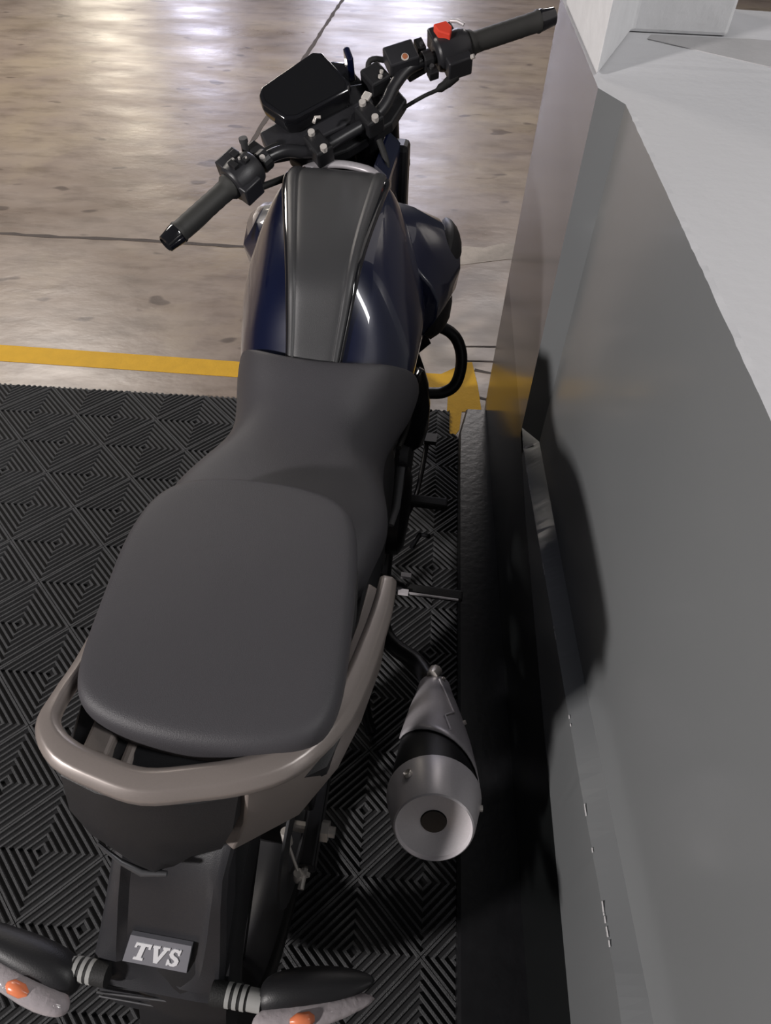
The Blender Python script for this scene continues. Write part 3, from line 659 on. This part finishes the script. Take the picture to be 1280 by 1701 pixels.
MB().tube([(-.15, .60, .30), (-.165, .80, .28)], .006, 8).tube([(-.165, .80, .28), (-.20, .80, .28)], .009, 10).build('gear_lever', M['iron'], bike, smooth=50)
mb = MB()
for sd in (-1, 1): mb.tube([(sd*.08, .40, .24), (sd*.12, .26, .02), (sd*.14, .22, .012)], .012, 10)
mb.tube([(-.12, .26, .06), (.12, .26, .06)], .009, 10)
mb.build('centre_stand', M['iron'], bike, smooth=60)
MB().tube([(-.11, .46, .22), (-.14, .25, .14)], .010, 10).build('side_stand', M['iron'], bike, smooth=50)
MB().tube(smooth_path([(.10, .80, .60), (.125, .70, .56), (.125, .55, .58), (.10, .45, .6)], 5), .006, 8).tube(smooth_path([(.11, .82, .55), (.135, .72, .50), (.13, .60, .52)], 5), .005, 8).build('hose', M['rubber'], bike, smooth=60)

# ================================================================== steering assembly (turned left)
D = math.radians(42.6); CA = math.radians(25)
av = Vector((0, -math.sin(CA), math.cos(CA))); y0 = Vector((0, math.cos(CA), math.sin(CA)))
xs = Vector((1, 0, 0))*math.cos(D)+y0*math.sin(D); ys = y0*math.cos(D)-Vector((1, 0, 0))*math.sin(D)
S0 = L3((-.03738, .9517, 1.03678))
SM = Matrix(((xs.x, ys.x, av.x, S0.x), (xs.y, ys.y, av.y, S0.y), (xs.z, ys.z, av.z, S0.z), (0, 0, 0, 1)))
def sb(mb, name, m, parent=bike, **k): mb.v = [SM @ v for v in mb.v]; return mb.build(name, m, parent, **k)
bar = smooth_path([(-.405, -.072, 0), (-.30, -.046, 0), (-.235, -.034, 0), (-.185, -.026, 0), (-.145, -.028, -.005), (-.115, -.045, -.012), (-.085, -.056, -.012), (-.03, -.057, -.012), (.02, -.056, -.012), (.055, -.046, -.010), (.09, -.026, -.004), (.135, -.012, 0), (.19, -.020, 0), (.25, -.032, 0), (.405, -.070, 0)], 5)
hb = sb(MB().tube(bar, .0112, 14), 'handlebar', M['gloss2'], smooth=70)
# grips with flange and bar ends
for sd, a, b in ((-1, (-.262, -.038, 0), (-.382, -.0665, 0)), (1, (.250, -.0325, 0), (.382, -.0655, 0))):
    a = Vector(a); b = Vector(b); t = (b-a).normalized(); ln = (b-a).length
    prof = [(-.004, .021), (.0, .023), (.006, .0225), (.012, .0180)]+[(.012+.008*k, .0172+(.0006 if k % 2 else 0)) for k in range(1, 13)]+[(ln-.004, .0175), (ln, .0195), (ln+.003, .0190)]
    g = sb(MB().lathe(a, b, prof, 24), 'grip', M['grip'], smooth=40)
    sb(MB().lathe(b, b+t, [(.002, .0175), (.006, .0185), (.026, .0155), (.032, .0150), (.034, .0120), (.028, .0100), (.027, .001)], 24), 'bar_end', M['gloss'], g, smooth=40)
# left switch cluster
def rot_along(t):
    t = Vector(t).normalized(); z = Vector((0, 0, 1)); y = z.cross(t); return Matrix((t, y, z)).transposed()
RL = rot_along((1, .26, 0)); RR = rot_along((1, -.24, 0))
mb = MB().lathe((-.262, -.040, 0), (-.20, -.025, 0), [(0, .026), (.003, .031), (.022, .034), (.044, .033), (.058, .027), (.062, .020)], 20)
mb.box((-.240, -.012, .004), (.044, .038, .040), RL).box((-.238, -.055, -.004), (.040, .036, .036), RL)
hl = sb(mb, 'switch_housing', M['fender'], smooth=30, bevel=.003)
mb = MB().box((-.232, -.018, .036), (.012, .014, .006), RL).box((-.222, -.040, .036), (.010, .010, .006), RL).box((-.245, -.035, .035), (.010, .018, .007), RL)
sb(mb, 'switch_button', M['black'], hl, bevel=.001)
sb(MB().tube([(-.230, -.030, .033), (-.230, -.030, .0375)], .0022, 8).tube([(-.222, -.022, .033), (-.222, -.022, .0378)], .0022, 8).tube([(-.221, -.040, .033), (-.221, -.040, .0410)], .0018, 8), 'switch_marking', M['chrome'], hl)
sb(MB().tube([(-.268, -.026, .012), (-.271, -.026, .014)], .004, 8), 'horn_edge', M['orange'], hl)
# clutch lever clamp + lever
mb = MB().lathe((-.198, -.030, 0), (-.180, -.026, 0), [(0, .018), (.020, .018)], 18).box((-.188, -.004, -.002), (.024, .036, .020), RL)
cl = sb(mb, 'clutch_clamp', M['black'], bevel=.003)
sb(MB().tube([(-.205, .004, .006), (-.202, .008, .022)], .0065, 12).tube([(-.202, .008, .021), (-.201, .010, .028)], .0078, 12), 'cable_adjuster', M['cover'], cl, smooth=40)
sb(MB().tube([(-.192, -.036, .014), (-.192, -.037, .020)], .005, 10), 'clamp_bolt', M['chrome'], cl)
sb(MB().tube(smooth_path([(-.19, .012, -.020), (-.23, .000, -.045), (-.32, -.028, -.050), (-.370, -.040, -.050)], 5), [.006]*16, 10, flat=.5), 'clutch_lever', M['black'], smooth=60)
# right switch cluster
mb = MB().lathe((.185, -.018, 0), (.25, -.033, 0), [(0, .020), (.004, .027), (.020, .031), (.050, .031), (.064, .026), (.066, .020)], 20)
mb.box((.215, .002, .004), (.046, .034, .036), RR).box((.212, -.052, -.004), (.046, .034, .036), RR)
hr = sb(mb, 'switch_housing', M['fender'], smooth=30, bevel=.003)
# red kill switch
mb = MB().loft([[Vector((x, y, z)) for x, y in ((.198, .006), (.221, -.001), (.222, -.018), (.208, -.032), (.196, -.012))] for z in (.026, .041)])
sb(mb, 'kill_switch', M['red'], hr, bevel=.002)
sb(MB().tube([(.236, .006, .028), (.244, -.004, .030), (.250, -.016, .028)], .0035, 8), 'throttle_edge', M['silver'], hr, smooth=50)
sb(MB().tube([(.228, -.070, .012), (.232, -.074, .015)], .0042, 8), 'housing_bolt', M['chrome'], hr)
# master cylinder with reservoir
mb = MB().box((.128, .006, .008), (.056, .046, .030), rot_along((1, -.26, 0)))
mc = sb(mb, 'brake_reservoir', M['fender'], bevel=.003)
sb(MB().tube([(.126, -.009, .022), (.126, -.010, .0255)], .0068, 16), 'sight_glass_rim', M['chrome'], mc, smooth=30)
sb(MB().tube([(.126, -.009, .024), (.126, -.010, .0262)], .0050, 16), 'sight_glass', M['amberglass'], mc, smooth=30)
mb = MB().lathe((.160, -.015, 0), (.176, -.018, 0), [(0, .017), (.018, .017)], 18).box((.172, .010, .006), (.016, .026, .018), RR).box((.163, -.044, -.004), (.018, .018, .016), RR).box((.155, -.008, -.02), (.05, .02, .012))
bc = sb(mb, 'brake_clamp', M['black'], bevel=.002)
sb(MB().tube([(.172, .004, .015), (.172, .004, .019)], .0042, 8), 'clamp_bolt', M['alloy'], bc)
sb(MB().tube([(.163, -.040, .004), (.163, -.041, .010)], .0042, 8), 'clamp_bolt', M['alloy'], bc)
sb(MB().tube(smooth_path([(.14, .02, -.02), (.20, .010, -.040), (.30, -.016, -.045), (.37, -.034, -.045)], 5), [.006]*16, 10, flat=.5), 'brake_lever', M['black'], smooth=60)
sb(MB().tube(smooth_path([(.205, -.060, -.02), (.17, -.058, -.03), (.13, -.050, -.035), (.06, -.03, -.06)], 5), [.009]*4+[.0075]*2+[.0035]*10, 10), 'throttle_cable', M['rubber'], smooth=60)
sb(MB().tube(smooth_path([(.115, .03, -.005), (.085, .045, .0), (.07, .03, -.03), (.05, .01, -.12)], 5), .005, 8), 'brake_hose', M['rubber'], smooth=60)
sb(MB().box((.075, .012, -.010), (.040, .045, .030)), 'wire_connector', M['black'], bevel=.004)
sb(MB().tube([(.075, -.004, .006), (.076, -.004, .010)], .004, 8).tube([(.083, .004, .006), (.084, .004, .010)], .0035, 8), 'connector_bolt', M['chrome'])
sb(MB().tube(smooth_path([(-.175, .0, -.01), (-.13, .012, -.03), (-.07, .0, -.06), (-.02, -.02, -.12)], 5), .004, 8).tube(smooth_path([(-.215, -.055, -.02), (-.15, -.05, -.04), (-.08, -.03, -.08), (-.03, -.01, -.14)], 5), .006, 8), 'wiring_harness', M['rubber'], smooth=60)
# triple clamp and bar clamps
mb = MB().loft([[Vector((x, y, z)) for x, y in ((-.135, -.012), (-.125, -.045), (-.04, -.065), (.06, -.062), (.112, -.035), (.112, .012), (.06, .045), (-.06, .045), (-.125, .015))] for z in (-.062, -.038)])
sb(mb, 'top_yoke', M['black'], bevel=.004)
mb = MB().loft([[Vector((x, y, z)) for x, y in ((-.155, .052), (-.165, .0), (-.12, -.02), (-.02, -.03), (.05, -.018), (.062, .03), (.02, .05), (-.05, .052))] for z in (-.050, -.022)])
sb(mb, 'instrument_bracket', M['fender'], bevel=.004)
for cx in (-.092, .016):
    mb = MB().box((cx, -.056, -.010), (.034, .050, .034)).box((cx, -.052, -.034), (.026, .034, .02))
    k = sb(mb, 'bar_clamp', M['black'], bevel=.004)
    for yy in (-.036, -.076):
        sb(MB().tube([(cx, yy, .004), (cx, yy, .0135)], .0062, 12), 'clamp_bolt', M['chrome'], k, smooth=30)
sb(MB().box((.030, -.028, .010), (.017, .015, .006), Matrix.Rotation(.5, 3, 'Z')), 'ignition_tab', M['chrome'], bevel=.002)
sb(MB().tube([(-.078, -.022, .012), (-.070, -.016, .014), (-.062, -.020, .013)], .003, 8), 'bracket_clip', M['chrome'], smooth=60)
# instrument cluster: thick bevelled case with a glossy face
def dash(zt, sc): 
    P = [(-.128, .078), (-.116, .090), (.000, .100), (.014, .090), (.021, .012), (.012, .000), (-.098, .004), (-.116, .014), (-.132, .062)]
    cx, cy = -.055, .048
    return [Vector((cx+(x-cx)*sc, cy+(y-cy)*sc, zt+.12*(y-cy))) for x, y in P]
ds = sb(MB().loft([dash(-.028, .80), dash(-.014, .97), dash(.006, 1.02), dash(.016, 1.0), dash(.019, .975)]), 'instrument_cluster', M['gloss'], smooth=30, bevel=.002)
sb(MB().loft([dash(.0192, .90), dash(.0205, .90)]), 'display_screen', M['screen'], ds)
sb(MB().box((.050, .060, .0), (.012, .03, .05), Matrix.Rotation(-.3, 3, 'Z')), 'cowl_fin', M['blue'], bevel=.003)
# fork legs, lower clamp, headlight, fender, front wheel
for sd in (-1, 1):
    f = sb(MB().tube([(sd*.095, .002, -.03), (sd*.095, .002, -.50)], .0175, 18), 'fork_leg', M['iron'], smooth=60)
    sb(MB().tube([(sd*.095, .002, -.40), (sd*.095, .004, -.80)], .025, 18), 'fork_slider', M['alloy'], f, smooth=60)
    sb(MB().tube([(sd*.095, .002, -.045), (sd*.095, .002, -.030)], .020, 16), 'fork_cap', M['alloy'], f, smooth=40)
sb(MB().box((0, .0, -.20), (.24, .07, .03)), 'lower_yoke', M['iron'], bevel=.008)
mb = MB().loft([[Vector((x*a, b, -.10+z*a)) for x, z in ((-.075, .05), (.075, .05), (.09, .0), (.06, -.08), (-.06, -.08), (-.09, .0))] for a, b in ((.6, .03), (1, .06), (1, .12), (.8, .15))])
hd = sb(mb, 'headlight', M['gloss'], bevel=.006)
sb(MB().loft([[Vector((x*a, b, -.10+z*a)) for x, z in ((-.075, .05), (.075, .05), (.09, .0), (.06, -.08), (-.06, -.08), (-.09, .0))] for a, b in ((.7, .150), (.5, .156))]), 'headlight_lens', M['lens'], hd)
fwc = SM @ Vector((0, .035, -.790))
fw = wheel('front_wheel', Vector((fwc.x, fwc.y, .28)), .08, None, -1, .28)
fw.rotation_euler = SM.to_euler()
rings = []
for k in range(17):
    a = math.radians(-5+150*k/16); r = .305
    rings.append([Vector((x, .035+r2*math.cos(a), -.79+r2*math.sin(a))) for x, r2 in ((-.058, r-.03), (-.05, r), (0, r+.010), (.05, r), (.058, r-.03))])
sb(MB().loft(rings, False), 'front_mudguard', M['blue'], smooth=50, solid=.003)
mb = MB().box((.0, 1.03, .86), (.15, .05, .14)).tube([(0, 1.005, .90), (0, .94, 1.0)], .028, 16)
mb.build('steering_head', M['iron'], bike, bevel=.01)
MB().tube(smooth_path([(-.07, .95, .96), (-.10, .90, .93), (-.08, .88, .88)], 5), .006, 8).build('control_cable', M['rubber'], bike, smooth=60)
MB().tube(smooth_path([(.03, .93, .97), (.05, .90, .93), (.03, .88, .88)], 5), .006, 8).build('control_cable', M['rubber'], bike, smooth=60)
# dark blue block beside the steering head, standing in for a blue reflection
MB().loft([[Vector((x, v, z)) for x, z in ((.02, .82), (.058, .83), (.060, .93), (.03, .955))] for v in (.86, .95, 1.03)]).build('blue_reflection_block', M['blue'], bike, bevel=.008)

for o in bpy.data.objects:
    k = o.name.split('.')[0]
    lb = {'kill_switch': 'red kill switch', 'badge': 'grey badge reading TVS', 'signal_bulb': 'orange bulb behind the clear lens', 'muffler_end_cap': 'silver end cap with a round outlet',
          'heat_shield': 'satin silver heat shield', 'grab_rail': 'warm grey looped grab rail', 'sight_glass': 'amber round sight glass', 'stem_ring': 'light grey ring', 'tank_cover': 'matte black centre cover'}.get(k)
    if lb and o.parent: o['label'] = lb
